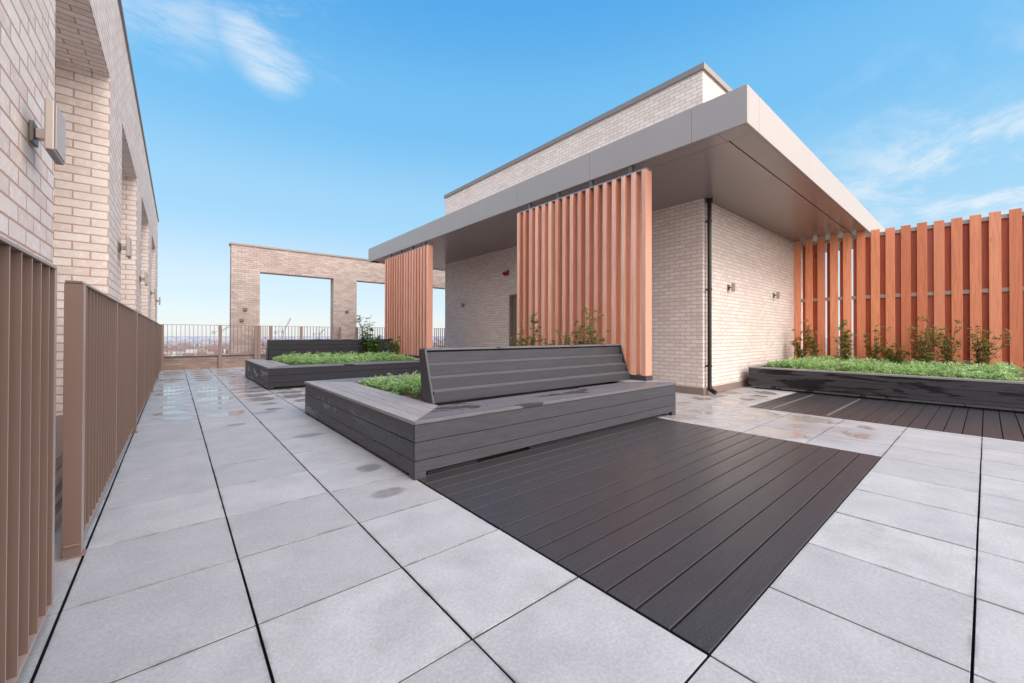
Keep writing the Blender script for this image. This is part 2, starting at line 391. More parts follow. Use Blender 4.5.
def planter(name,X0,X1,Y0,Y1,w,n,bx,by,rimm,label,cat,foot=.1,soilz=.40,group=None):
    p=empty(name,((X0+X1)/2,(Y0+Y1)/2,0)); tag(p,label,cat,group)
    cx,cy=(X0+X1)/2,(Y0+Y1)/2
    X0-=cx;X1-=cx;Y0-=cy;Y1-=cy
    th=.025; g=.002
    zs=[(.052,.141),(.1465,.2875),(.293,.428)]
    for side in('front','rear'):
        mm=MB(); ya,yb=(Y0,Y0+th) if side=='front' else (Y1-th,Y1)
        for z0,z1 in zs: mm.box(X0+.001,X1-.001,ya,yb,z0,z1)
        mm.box(X0+.001,X0+foot,ya,yb,.002,.052-.0005); mm.box(X1-foot,X1-.001,ya,yb,.002,.052-.0005)
        mm.build('side_boards',bx,p,bevel=.0018)
    for side in('left','right'):
        mm=MB(); xa,xb=(X0,X0+th) if side=='left' else (X1-th,X1)
        for z0,z1 in [(.03,.142)]+zs[1:]: mm.box(xa,xb,Y0+th+.001,Y1-th-.001,z0,z1)
        mm.box(xa,xb,Y0+th+.001,Y0+foot,.002,.0295); mm.box(xa,xb,Y1-foot,Y1-th-.001,.002,.0295)
        mm.build('side_boards',by,p,bevel=.0018)
    box(X0+.10,X1-.10,Y0+.10,Y1-.10,.003,.3).build('recess_shade',M['groove'],p)  # near-black box paints the shade in the gap under the boards
    mm=MB()
    for a,b in ((.14,.62),(1.25,X1-X0-.45)): mm.box(X0+a,X0+b,Y0+.05,Y0+.07,.004,.03)
    mm.build('skirt_packer',M['board_dark'],p)
    rim(X0,X1,Y0,Y1,w,n,.4315,.460,rimm,p)
    box(X0+w*.9,X1-w*.9,Y0+w*.9,Y1-w*.9,.31,soilz).build('soil',M['soil'],p)
    return p
PA=planter('planter_bench',1.775,5.81,1.02,4.42,.5,4,M['board_x'],M['board_y'],(M['rim_y'],M['rim_x']),
  'large dark grey timber planter bench in the middle with a slatted backrest facing the deck','planter bench')
PB=planter('planter_bench',1.79,5.81,7.46,10.85,.5,4,M['board_dark'],M['board_y'],(M['rim_y'],M['rim_x']),
  'farther dark timber planter bench near the end railing, its black backrest turned away','planter bench')
# planter C: long low planter in front of the right hand slatted fence
def planter_c():
    X0,X1,Y0,Y1=9.8,13.25,-5.2,1.47
    p=empty('planter',(X0,Y1,0)); tag(p,'long low dark wet timber planter in front of the tall orange slatted fence','planter')
    def T(mm,name,mat,bev=0):
        mm.v=[(x-X0,y-Y1,z) for x,y,z in mm.v]; return mm.build(name,mat,p,bevel=bev)
    mm=MB()
    for z0,z1 in((.075,.135),(.139,.285),(.289,.43)): mm.box(X0,X0+.025,Y0,Y1,z0,z1)
    T(mm,'front_boards',M['board_c'],.0018)
    mm=MB()
    for z0,z1 in((.075,.135),(.139,.285),(.289,.43)): mm.box(X0+.026,X1,Y1-.025,Y1,z0,z1)
    T(mm,'side_boards',M['board_x'],.0018)
    T(box(X0+.04,X0+.08,Y0,Y1-.04,.03,.09),'skirting_board',M['rim_x'])
    T(box(X0+.1,X1-.1,Y0,Y1-.1,.002,.3),'recess_shade',M['groove'])  # same near-black box, shade painted into the bottom gap
    T(box(X0-.012,X0+.13,Y0,Y1+.01,.4325,.462),'rim_plank',M['rim_y'],.0025)
    T(box(X0+.131,X1,Y1-.12,Y1+.01,.4325,.462),'rim_plank',M['rim_x'],.0025)
    T(box(X0+.14,X1-.02,Y0,Y1-.13,.3,.425),'soil',M['soil'])
planter_c()

# stepped backrests
def backrest(p,X0,X1,yb,sgn,mat):
    """local coords of parent; leans away from the seat; four lapped boards with ledges coloured paler as if lit"""
    ox,oy=p.location.x,p.location.y
    n=4; step=.055; h=.127; z0=.462
    m_=MB()
    for k in range(n):
        ztop=z0+h*(k+1); y=yb+sgn*step*k
        a,b=sorted((y,y+sgn*(.03+step*.6)))
        pr=[(y-oy,ztop-h+.001),(y-oy,ztop-.022),(y+sgn*(step-.004)-oy,ztop-.001),(y+sgn*(step+.03)-oy,ztop-.001),(y+sgn*(step+.03)-oy,ztop-h+.001)]
        if sgn>0: pr=pr[::-1]
        m_.prism_x(pr,X0-ox,X1-ox)
    o=m_.build('backrest',mat,p,bevel=.002)
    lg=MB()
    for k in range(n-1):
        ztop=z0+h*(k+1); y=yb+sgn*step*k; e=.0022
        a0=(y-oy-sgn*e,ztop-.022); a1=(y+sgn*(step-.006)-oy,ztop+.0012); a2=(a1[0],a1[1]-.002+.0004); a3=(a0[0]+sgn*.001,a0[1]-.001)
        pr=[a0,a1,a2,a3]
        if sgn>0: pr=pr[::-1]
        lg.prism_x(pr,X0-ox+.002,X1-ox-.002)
    lg.build('lit_ledge_strip',M['lit_ledge'],o)  # paler strips paint the sky sheen onto the upturned ledges
    prof=[(yb-sgn*.02,z0),(yb+sgn*(step*(n-1)-.012),z0+h*n+.012),(yb+sgn*(step*(n-1)+.11),z0+h*n+.012),(yb+sgn*(step*(n-1)+.03),z0)]
    if sgn<0: prof=prof[::-1]
    for xe in (X0-.026,X1+.002):
        e=MB(); e.prism_x([(y-oy,z) for y,z in prof],xe-ox,xe+.024-ox)
        e.build('end_board',M['back'],o,bevel=.002)
    c=MB(); ya,yb2=sorted((yb+sgn*(step*(n-1)-.006),yb+sgn*(step*(n-1)+.115)))
    c.box(X0-ox-.001,X1-ox+.001,ya-oy,yb2-oy,z0+h*n+.0,z0+h*n+.022); c.build('cap_board',M['rim_x'],o,bevel=.003)
    bb=MB(); q=yb+sgn*(step*(n-1)+.085)
    for k in range(4):
        a,b=sorted((q,q+sgn*.02)); bb.box(X0-ox,X1-ox,a-oy,b-oy,z0+h*k+.003,z0+h*(k+1)-.003)
    bb.build('rear_boards',M['board_dark'],o,bevel=.002)
backrest(PA,2.28,5.56,1.625,1,M['back'])
backrest(PB,2.20,5.50,10.27,-1,M['back'])

# ------------------------------------------------------------------ timber screens beside the benches
def fin_screen(Y0,Y1,n,label):
    X0,X1=5.60,5.785
    p=empty('timber_screen',((X0+X1)/2,(Y0+Y1)/2,.462)); tag(p,label,'timber screen')
    ox,oy,oz=p.location
    pitch=(Y1-Y0-.075)/(n-1)
    for k in range(n):
        y=Y0+k*pitch
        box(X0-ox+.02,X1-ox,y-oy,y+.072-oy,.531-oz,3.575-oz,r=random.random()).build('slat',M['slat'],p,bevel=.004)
    box(X0-.005+.02-ox,X1+.01-ox,Y0-.01-oy,Y1+.01-oy,.0005,.065).build('kerb_board',M['board_x'],p,bevel=.003)
    mm=MB(); mm.box(X0-ox+.04,X1-ox+.0,Y0-.005-oy,Y1+.005-oy,3.578-oz,3.60-oz); mm.build('top_channel',M['pale_metal'],p)
    for k in range(4): 
        y=Y0+.3+k*(Y1-Y0-.6)/3; box(X0+.07-ox,X1-.05-ox,y-.03-oy,y+.03-oy,3.602-oz,3.735-oz).build('hanger',M['lamp_dark'],p)
fin_screen(1.38,4.27,17,'salmon timber fin screen standing on the near planter bench')
fin_screen(8.0,10.9,17,'narrow looking timber fin screen standing on the farther planter bench')

# ------------------------------------------------------------------ right hand hit-and-miss slatted fence
def fence_c():
    X=13.4; p=empty('slatted_fence',(X,-1.9,0)); tag(p,'tall orange timber slatted fence with front and back slats behind the long planter','fence')
    pitch=.2665; y=1.59
    k=0
    while y>-5.3:
        w=.166
        h=3.715+random.uniform(-.008,.008)
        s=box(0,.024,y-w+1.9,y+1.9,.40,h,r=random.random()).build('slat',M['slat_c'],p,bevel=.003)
        if k>0 or True:
            yc=y-w/2-pitch/2
            bw=.099 if k in(0,2,3,4) else (.15 if k==10 else .205)
            sh=-.022 if k in(0,2,3,4) else 0
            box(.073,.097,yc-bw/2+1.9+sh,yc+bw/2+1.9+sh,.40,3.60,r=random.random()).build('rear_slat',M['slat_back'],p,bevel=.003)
        y-=pitch; k+=1
    for z in(.52,2.045,3.56):
        box(.0255,.0715,-3.4,3.47,z,z+.085).build('rail',M['rail'],p,bevel=.003)
    for yy in (-3.0,-1.3,.5,2.3):
        box(.1,.17,yy,yy+.08,.0,3.55).build('post',M['rail'],p)
fence_c()

# ------------------------------------------------------------------ rooftop building with canopy
def building():
    p=empty('rooftop_building',(8,1.63,0)); tag(p,'pale brick rooftop building with wide taupe metal canopy around it','building')
    ox,oy=8,1.63
    L=lambda x0,x1,y0,y1,z0,z1:(x0-ox,x1-ox,y0-oy,y1-oy,z0,z1)
    # walls (door opening in the west wall)
    d0,d1,dh=6.25,7.39,2.33
    w=MB()
    w.box(*L(8,8.25,1.63,d0,0,6.18)); w.box(*L(8,8.25,d1,11.08,0,6.18)); w.box(*L(8,8.25,d0,d1,dh,6.18))
    w.box(*L(8.25,15.5,1.63,1.88,0,6.18)); w.box(*L(8.25,15.5,10.83,11.08,0,6.18)); w.box(*L(15.25,15.5,1.88,10.83,0,6.18))
    w.build('wall',M['brick_build'],p)
    box(*L(8.3,15.2,1.9,10.8,6.0,6.1)).build('roof',M['coping'],p)
    c=MB()
    c.box(*L(7.955,8.30,1.585,11.125,6.18,6.29)); c.box(*L(8.30,15.55,1.585,1.93,6.18,6.29)); c.box(*L(8.30,15.55,10.78,11.125,6.18,6.29)); c.box(*L(15.2,15.55,1.93,10.78,6.18,6.29))
    c.build('coping',M['coping'],p,bevel=.006)
    s=MB(); s.box(*L(7.965,7.997,1.60,d0,.002,.13)); s.box(*L(7.965,7.997,d1,11.08,.002,.13)); s.box(*L(7.998,9.79,1.595,1.627,.002,.13)); s.box(*L(9.79,13.38,1.6,1.627,.002,.13))
    s.build('skirting',M['plinth'],p,bevel=.003)
    # door
    d=box(*L(8.10,8.145,d0+.06,d1-.06,.02,dh-.06)).build('door',M['door'],p)
    fr=MB(); fr.box(*L(8.02,8.2,d0+.002,d0+.058,0.01,dh-.003)); fr.box(*L(8.02,8.2,d1-.058,d1-.002,.01,dh-.003)); fr.box(*L(8.02,8.2,d0+.06,d1-.06,dh-.058,dh-.003)); fr.build('door_frame',M['door'],d,bevel=.003)
    hd=MB(); hd.tube((8.06-ox,d0+.2-oy,.95),(8.06-ox,d0+.2-oy,1.25),.012); hd.box(*L(8.06,8.1,d0+.19,d0+.21,.97,.99)); hd.box(*L(8.06,8.1,d0+.19,d0+.21,1.21,1.23)); hd.build('handle',M['lamp'],d)
    # canopy: fascia, perimeter soffit panels, inner soffit, roof sheet
    X0,X1,Y0,Y1=5.65,15.9,.03,12.45; zb,zt=3.72,4.19
    cn=MB()
    JY=[Y0,.72,2.45,4.3,6.3,8.4,10.5,Y1]; JX=[X0+.031,6.05,8.35,10.8,13.3,X1]
    def run(a,b,fixed,axis,thick,js):
        # fascia panels with hairline joints
        t=a
        for sidx in range(len(js)-1):
            q0=js[sidx]+(.0028 if sidx else 0); q1=js[sidx+1]-(.0028 if sidx<len(js)-2 else 0)
            if axis=='y': cn.box(*L(fixed,fixed+thick,q0,q1,zb,zt))
            else: cn.box(*L(q0,q1,fixed,fixed+thick,zb,zt))
    run(Y0,Y1,X0,'y',.03,JY); run(X0+.031,X1,Y0,'x',.03,JX); run(X0+.031,X1,Y1-.03,'x',.03,JX)
    can=cn.build('canopy',M['taupe'],p,bevel=.003)
    co=MB()
    co.box(*L(X0+.032,8.0-.002,Y0+.032,Y1-.032,zt-.07,zt-.04)); co.box(*L(8.0,X1,Y0+.032,1.628,zt-.07,zt-.04)); co.box(*L(8.0,X1,11.082,Y1-.032,zt-.07,zt-.04))
    co.build('roof_sheet',M['coping'],can)
    w_=.33
    sf=MB()
    # perimeter strip, panels along with hairline joints
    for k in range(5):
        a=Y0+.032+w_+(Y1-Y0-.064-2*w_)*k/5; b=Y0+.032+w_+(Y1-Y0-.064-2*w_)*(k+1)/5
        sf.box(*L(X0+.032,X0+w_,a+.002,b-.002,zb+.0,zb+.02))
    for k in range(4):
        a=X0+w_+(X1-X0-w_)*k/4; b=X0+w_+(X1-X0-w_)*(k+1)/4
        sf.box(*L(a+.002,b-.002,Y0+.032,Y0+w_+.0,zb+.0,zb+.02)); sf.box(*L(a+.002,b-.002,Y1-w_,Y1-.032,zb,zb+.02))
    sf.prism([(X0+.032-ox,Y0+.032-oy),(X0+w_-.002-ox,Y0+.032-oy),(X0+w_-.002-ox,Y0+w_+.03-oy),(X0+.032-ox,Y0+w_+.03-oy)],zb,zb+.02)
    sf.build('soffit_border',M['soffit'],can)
    gi=.022
    A0,B0,B1=X0+w_+gi,Y0+w_+gi,Y1-w_-gi
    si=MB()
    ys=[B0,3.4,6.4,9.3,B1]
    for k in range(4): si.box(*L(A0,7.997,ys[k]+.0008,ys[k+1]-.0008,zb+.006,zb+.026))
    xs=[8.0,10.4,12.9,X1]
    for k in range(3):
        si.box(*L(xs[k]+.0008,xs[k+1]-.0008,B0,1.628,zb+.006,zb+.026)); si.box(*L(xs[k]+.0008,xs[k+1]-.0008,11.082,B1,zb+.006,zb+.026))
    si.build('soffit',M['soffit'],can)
    gb=MB(); gb.box(*L(X0+.031,X0+.036,Y0+.036,Y1-.036,zb+.03,zt-.08)); gb.box(*L(X0+.037,X1,Y0+.031,Y0+.036,zb+.03,zt-.08)); gb.box(*L(X0+.04,7.99,Y0+.04,Y1-.04,zb+.05,zb+.06)); gb.box(*L(7.99,X1,Y0+.04,1.62,zb+.05,zb+.06)); gb.box(*L(7.99,X1,11.09,Y1-.04,zb+.05,zb+.06)); gb.build('shadow_gap',M['groove'],can)
    # downpipe on the corner
    dp=MB(); x,y=8.115,1.555; lx,ly=x-ox,y-oy
    dp.tube((lx,ly,.14),(lx,ly,3.70),.038,n=18)
    dp.tube((lx,ly,3.66),(lx,ly,3.725),.06,n=18)
    o=dp.build('downpipe',M['pipe'],p,smooth=False)
    sh=MB(); sh.tube((lx,ly,.17),(lx,ly-.02,.09),.042,n=16); sh.tube((lx,ly-.02,.10),(lx-.02,ly-.12,.05),.042,n=16); sh.build('shoe',M['pipe'],o)
    for z in (.55,2.0,3.3):
        b=MB(); b.tube((lx,ly,z-.02),(lx,ly,z+.02),.045,n=16); b.box(lx-.012,lx+.012,ly,ly+.075,z-.012,z+.012); b.box(lx-.10,lx,ly+.0,ly+.016,z-.01,z+.01); b.build('bracket',M['pipe'],o)
    return p
building()

# ------------------------------------------------------------------ left brick wall with tall openings
ang=-math.atan(.006)
def left_wall():
    x0=-.14; p=empty('brick_wall',(x0,0,0),ang); tag(p,'tall pale brick wall with deep recessed openings along the left side','brick wall')
    H=4.55; T=1.3; HS=3.49
    ops=[(1.26,3.37),(4.40,6.50),(7.50,9.72),(10.9,12.95)]
    w=MB(); y=-4.0
    for a,b in ops:
        w.box(-T,0,y,a,0,HS); y=b
    w.box(-T,0,y,14.45,0,HS)
    w.box(-T,0,-4.0,14.45,HS,H)
    for a,b in ops: w.box(-T,-T+.25,a,b,0,HS)
    w.build('wall',M['brick_pale'],p)
    c=MB(); c.box(-T-.02,.022,-4.02,14.47,H,H+.045); c.build('coping',M['coping'],p,bevel=.004)
    s=MB()
    for a,b in ops: s.box(-.93,-.03,a+.003,b-.003,0,.42); 
    s.build('sill',M['plinth'],p,bevel=.004)
    for a,b in ops[:1]:
        s=MB()
        for k in range(3): s.box(-.028,.0,a+.01,b-.01,.12+.1*k,.15+.1*k)
        s.build('sill_ledge',M['coping'],p)
    return p
left_wall()
# wall lamps
def lamp():
    p=empty('wall_lamp',(0,0,0)); 
    box(.002,.016,.03,.115,-.045,.045).build('back_plate',M['lamp_dark'],p,bevel=.003)
    a=MB(); a.box(.017,.066,.045,.085,-.022,.022); a.build('arm',M['lamp'],p,bevel=.003)
    b=MB(); b.box(.067,.096,-.1,.1,-.105,.105); h=b.build('lamp_body',M['lamp'],p,bevel=.005)
    g=MB(); g.box(.071,.092,-.09,.09,-.109,-.1055); g.build('lens',M['lamp_dark'],h)
    f=MB(); f.box(.0965,.0995,-.085,.09,-.095,.095); f.build('face_plate',M['glass'],h,bevel=.001)
    return p
L0=lamp()
spots=[(.765,2.0),(4.12,2.06),(7.15,2.04),(10.55,2.07),(13.35,2.07)]
labs=['taupe box wall lamp on the nearest part of the left brick wall, largest in view',
 'taupe box wall lamp on the left brick wall just before the second recessed opening',
 'small box lamp on the left brick wall before its third recessed opening',
 'tiny box lamp on the left brick wall before its last recessed opening',
 'tiny box lamp at the far end of the left brick wall against the sky']
for i,(y,z) in enumerate(spots):
    o=L0 if i==0 else copy_tree(L0)
    o.location=(-.14+.006*y,y,z); o.rotation_euler=(0,0,ang)
    tag(o,labs[i],'wall lamp','box lamps on the left brick wall')
# small lamps on the rooftop building
def twin_lamp(loc,rz,label):
    p=empty('wall_lamp',loc,rz)
    box(.002,.018,-.04,.04,-.06,.06).build('back_plate',M['lamp_dark'],p,bevel=.003)
    a=MB(); a.box(.0185,.07,-.015,.015,-.015,.015); a.build('arm',M['lamp_dark'],p)
    b=MB(); b.box(.0705,.13,-.03,.03,-.09,.09); b.build('lamp_body',M['lamp'],p,bevel=.006)
    tag(p,label,'wall lamp','small lamps on the rooftop building')
twin_lamp((9.15,1.628,2.12),R_(-90),'small lamp on the shaded end wall, nearer the black downpipe')
twin_lamp((11.9,1.628,2.14),R_(-90),'small lamp on the shaded end wall, nearer the orange slatted fence')
twin_lamp((7.998,9.83,2.15),R_(180),'small lamp on the brick wall between the two timber screens, left of the door')
p=empty('alarm_sounder',(7.998,7.52,2.97)); tag(p,'round dark red alarm sounder high on the brick wall above the door','alarm')
s=MB(); s.tube((0,0,0),(-.04,0,0),.07,n=20); s.build('base',M['red'],p)
s=MB(); s.tube((-.041,0,0),(-.12,0,0),.055,.04,n=20); s.build('horn',M['red'],p)
s=MB(); s.box(-.05,-.002,-.14,-.075,-.06,.10); s.build('beacon',M['red'],p,bevel=.006)

# ------------------------------------------------------------------ bronze railings
def railing(length,h,label,fin,pitch,posts,post_w,group,loc,rz,zb=.07,mat=None,fw=.008,pt=.009,first_post=True,stile=()):
    """local +x along the run; fins project sideways in y"""
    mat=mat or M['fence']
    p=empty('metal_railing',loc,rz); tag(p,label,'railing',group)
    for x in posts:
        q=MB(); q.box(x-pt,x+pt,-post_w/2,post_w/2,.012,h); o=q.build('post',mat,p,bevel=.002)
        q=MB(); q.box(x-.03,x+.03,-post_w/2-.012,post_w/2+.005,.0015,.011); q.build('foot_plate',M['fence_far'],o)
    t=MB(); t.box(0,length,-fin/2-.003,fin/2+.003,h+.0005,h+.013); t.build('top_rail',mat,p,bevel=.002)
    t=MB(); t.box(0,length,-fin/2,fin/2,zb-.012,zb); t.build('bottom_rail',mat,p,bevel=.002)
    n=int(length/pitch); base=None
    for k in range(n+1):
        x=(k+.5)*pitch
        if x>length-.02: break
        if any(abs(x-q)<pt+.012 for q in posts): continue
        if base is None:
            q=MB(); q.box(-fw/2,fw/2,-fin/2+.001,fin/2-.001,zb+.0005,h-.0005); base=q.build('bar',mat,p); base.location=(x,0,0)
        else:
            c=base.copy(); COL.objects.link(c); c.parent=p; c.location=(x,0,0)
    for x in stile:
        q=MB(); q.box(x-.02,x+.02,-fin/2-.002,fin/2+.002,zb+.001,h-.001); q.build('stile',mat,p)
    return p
FX=-.045
def lx(y): return FX+.0045*y
rz=math.pi/2-.0045
G='bronze railing panels along the left brick wall'
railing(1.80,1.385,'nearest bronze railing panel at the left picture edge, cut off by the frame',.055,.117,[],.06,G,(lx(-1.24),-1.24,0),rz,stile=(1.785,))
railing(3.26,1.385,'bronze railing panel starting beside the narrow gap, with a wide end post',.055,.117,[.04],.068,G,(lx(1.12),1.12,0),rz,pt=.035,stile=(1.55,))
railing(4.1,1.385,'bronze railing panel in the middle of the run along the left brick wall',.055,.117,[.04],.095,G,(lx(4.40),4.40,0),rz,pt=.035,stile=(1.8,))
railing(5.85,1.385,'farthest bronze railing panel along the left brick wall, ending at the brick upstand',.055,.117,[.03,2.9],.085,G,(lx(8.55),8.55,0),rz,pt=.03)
G2='thin bar railings at the far edge of the terrace'
def far_rail(x0,x1,y,label,posts,zb=.5,pitch=.105,h=1.41):
    railing(x1-x0,h,label,.05,pitch,[q-x0 for q in posts],.06,G2,(x0,y,0),0,zb=zb,mat=M['fence_far'],fw=.012,pt=.045)
far_rail(.03,2.55,14.40,'thin bar railing over the low brick upstand between left wall and brick frame',[.06,1.50,2.5],zb=.5)
far_rail(2.56,2.98,14.42,'short dense bar railing in front of the first brick pillar',[2.6,2.94],pitch=.05,zb=.1)
far_rail(3.0,5.45,14.80,'thin bar railing across the first large opening of the brick frame',[4.0,5.40],zb=.1)
far_rail(6.03,8.75,14.80,'thin bar railing across the opening just left of the farther timber screen',[6.07,7.4,8.7],zb=.1)
far_rail(9.6,12.3,14.80,'thin bar railing across the opening right of the farther timber screen',[10.27,11.9],zb=.1)
p=empty('brick_upstand',(0,14.5,0)); tag(p,'low brick upstand under the far railing at the end of the terrace','low wall')
box(-.1,2.95,0,.22,0,.40).build('brickwork',M['brick_dark'],p)
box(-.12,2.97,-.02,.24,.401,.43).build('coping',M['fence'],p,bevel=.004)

# ------------------------------------------------------------------ far brick frame
p=empty('brick_portal',(0,15.0,0)); tag(p,'large free standing brick frame with square openings at the far end','brick frame')
w=MB(); T=.42; Z1=3.36; Z2=4.24
for a,b in((1.84,2.69),(5.21,6.12),(8.66,9.57),(12.1,13.0)): w.box(a,b,0,T,-.3,Z1)
w.box(1.84,13.0,0,T,Z1,Z2)
w.build('wall',M['brick_far'],p)
box(1.80,13.04,-.03,T+.03,Z2,Z2+.07).build('coping',M['coping'],p,bevel=.005)
# small sockets on the pillars
for i,(x,z) in enumerate(((2.25,2.0),(2.15,1.62),(5.72,2.05))):
    o=box(-.06,.06,-.05,-.002,-.05,.05).build('junction_box',M['lamp_dark'],bevel=.005); o.location=(x,15.0,z)
    tag(o,['small dark box mounted high on the first brick pillar','small dark box lower on the first brick pillar','small dark box mounted on the second brick pillar'][i],'junction box','small boxes on the brick pillars')
# loose block beside the gap in the railing
tag(box(-.13,-.09,.80,1.0,.001,.16).build('concrete_block',M['coping'],bevel=.004),'small pale block on the ground inside the railing gap','block')

# ------------------------------------------------------------------ planting
def leaf_mesh(n_clumps,area,zbase,mat,name,height,radius,leaves,size,seed=1):
    """feathery cushions: needle leaflets spread over irregular domes"""
    rg=random.Random(seed); V=[];F=[];Rn=[]
    x0,x1,y0,y1=area
    for c in range(n_clumps):
        R0=rg.uniform(*radius); cx=rg.uniform(x0+R0*.6,x1-R0*.6); cy=rg.uniform(y0+R0*.6,y1-R0*.6)
        h=rg.uniform(*height); tone=rg.random()
        # every cushion is a bunch of sprigs
        for sp_ in range(rg.randint(11,17)):
            a=rg.uniform(0,6.283); q=rg.random()**.6; sx=cx+R0*q*math.cos(a); sy=cy+R0*q*math.sin(a); sz=h*(1-.55*q*q)*rg.uniform(.8,1.12)
            lean=Vector((math.cos(a)*q*.5,math.sin(a)*q*.5,1)).normalized()
            for k in range(leaves):
                t=rg.random()**.5
                P=Vector((sx,sy,zbase))+lean*(sz*t); rr=R0*.26*(1.1-t*.75)
                b_=rg.uniform(0,6.283); P+=Vector((math.cos(b_)*rr,math.sin(b_)*rr,0))*rg.random()
                th=rg.uniform(-.1,1.3); l=size*rg.uniform(.7,1.7)
                d=Vector((math.cos(b_)*math.cos(th),math.sin(b_)*math.cos(th),math.sin(th)))
                s_=d.cross(Vector((rg.uniform(-1,1),rg.uniform(-1,1),rg.uniform(-.3,1)))).normalized()*size*.2
                b=len(V); V+= [tuple(P-s_),tuple(P+s_),tuple(P+d*l+s_*.4),tuple(P+d*l-s_*.4)]; F.append((b,b+1,b+2,b+3))
                Rn.append(min(1,max(0,tone*.3+.78*t**2.6*rg.uniform(.55,1.2))))
    me=bpy.data.meshes.new(name); me.from_pydata(V,[],F)
    at=me.attributes.new('rnd','FLOAT','FACE'); at.data.foreach_set('value',Rn); me.materials.append(mat)
    o=bpy.data.objects.new(name,me); COL.objects.link(o); return o
o=leaf_mesh(230,(2.30,5.25,1.95,3.92),.38,M['sedum'],'groundcover',(.08,.22),(.08,.15),20,.022,seed=3)
kind(o,'stuff'); o['label']='bright green feathery groundcover filling the near planter bench'; o['category']='groundcover'
o=leaf_mesh(260,(2.30,5.3,7.98,10.0),.39,M['sedum'],'groundcover',(.10,.28),(.10,.19),18,.027,seed=4)
kind(o,'stuff'); o['label']='bright green feathery groundcover filling the farther planter bench'; o['category']='groundcover'
o=leaf_mesh(290,(9.97,13.1,-2.22,1.30),.385,M['sedum'],'groundcover',(.08,.27),(.12,.24),17,.034,seed=5)
kind(o,'stuff'); o['label']='bright green groundcover in the long planter before the slatted fence'; o['category']='groundcover'

def shrub(loc,h,nst,spread,label,mat,seed,leaf=.024,dens=26,group=None,droop=.25):
    rg=random.Random(seed); p=empty('shrub',loc); tag(p,label,'shrub',group)
    st=MB(); V=[];F=[];Rn=[]
    def leafat(P,tone):
        a=rg.uniform(0,6.283); th=rg.uniform(-.5,.7); l=leaf*rg.uniform(.7,1.5); wv=l*.36
        d=Vector((math.cos(a)*math.cos(th),math.sin(a)*math.cos(th),math.sin(th)))
        s=d.cross(Vector((rg.uniform(-.6,.6),rg.uniform(-.6,.6),1))).normalized()*wv
        up=d.cross(s).normalized()*wv*.25
        b=len(V); V.extend([tuple(P),tuple(P+d*l*.45+s+up),tuple(P+d*l),tuple(P+d*l*.45-s+up)]); F.append((b,b+1,b+2,b+3)); Rn.append(tone)
    for k in range(nst):
        a=rg.uniform(0,6.283); hh=h*rg.uniform(.55,1.0); lean=spread*rg.random()
        pts=[Vector((rg.uniform(-.03,.03),rg.uniform(-.03,.03),0))]
        dirv=Vector((math.cos(a)*lean/h,math.sin(a)*lean/h,1)).normalized(); n=7
        for i in range(n):
            dirv=(dirv+Vector((rg.uniform(-.16,.16),rg.uniform(-.16,.16),rg.uniform(-.02,.06)))).normalized()
            pts.append(pts[-1]+dirv*hh/n)
        for i in range(n): st.tube(pts[i],pts[i+1],.0055*(1-i/n)+.0015,.0055*(1-(i+1)/n)+.0015,n=5,caps=False)
        tone0=rg.random()
        for i in range(1,n+1):
            for q in range(rg.randint(1,3)):
                base=pts[i-1].lerp(pts[i],rg.random()); b=rg.uniform(0,6.283); tl=hh*.22*rg.uniform(.4,1.0)*(1.15-i/n*.7)
                tip=base+Vector((math.cos(b)*tl,math.sin(b)*tl,tl*rg.uniform(-droop,.9)))
                st.tube(base,tip,.0025,.001,n=4,caps=False)
                for z in range(int(dens*rg.uniform(.25,.6))):
                    leafat(base.lerp(tip,rg.uniform(.15,1.05))+Vector((rg.uniform(-1,1),rg.uniform(-1,1),rg.uniform(-1,1)))*.012,min(1,max(0,tone0*.5+rg.random()*.5)))
    st.build('stem',M['stem'],p)
    me=bpy.data.meshes.new('foliage'); me.from_pydata(V,[],F); at=me.attributes.new('rnd','FLOAT','FACE'); at.data.foreach_set('value',Rn); me.materials.append(mat)
    o=bpy.data.objects.new('foliage',me); COL.objects.link(o); o.parent=p
    return p
# shrubs along the slatted fence   (y, height, stems, spread)
GC='shrubs along the orange slatted fence'
cs=[(12.75,1.30,.75,7,.22,'tallish sparse shrub in the left corner of the long planter by the brick wall'),
    (12.70,.98,.98,5,.14,'slender upright shrub second from the brick wall in the long planter'),
    (12.60,.36,.98,9,.20,'bushy dark shrub third from the brick wall in the long planter'),
    (12.70,-.18,.80,4,.16,'thin wispy shrub in front of the middle of the slatted fence'),
    (12.60,-.48,.52,8,.22,'low dense shrub in the middle of the long planter'),
    (12.60,-.98,1.0,10,.26,'largest bushy shrub of the long planter, with reddish leaves'),
    (12.75,-1.32,.95,8,.18,'upright shrub right beside the largest bushy shrub of the long planter'),
    (12.55,-1.74,.82,8,.30,'rightmost arching shrub of the long planter')]
for i,(x,y,h,n,sp,lab) in enumerate(cs): shrub((x,y,.42),h*1.2,n+3,sp*1.3,lab,M['shrub'],20+i,leaf=.042,dens=22,group=GC)
GA='shrubs behind the near backrest'
ca=[(5.15,3.62,.85,5,.12,'small shrub at the left end of those behind the near backrest, against pale brick'),
    (5.2,3.35,1.25,8,.16,'tall leafy shrub behind the near backrest beside the door'),
    (5.25,2.95,.8,6,.12,'low shrub behind the near backrest, between the taller ones'),
    (5.25,2.66,1.0,5,.10,'thin shrub before the middle of the near fin screen'),
    (5.2,2.35,.95,8,.14,'leafy shrub behind the near backrest, second from its right end'),
    (5.3,2.08,1.2,8,.14,'yellowish tall shrub behind the right part of the near backrest')]
for i,(x,y,h,n,sp,lab) in enumerate(ca): shrub((x,y,.40),h,n+1,sp,lab,M['shrub'],50+i,leaf=.04,dens=22,group=GA)
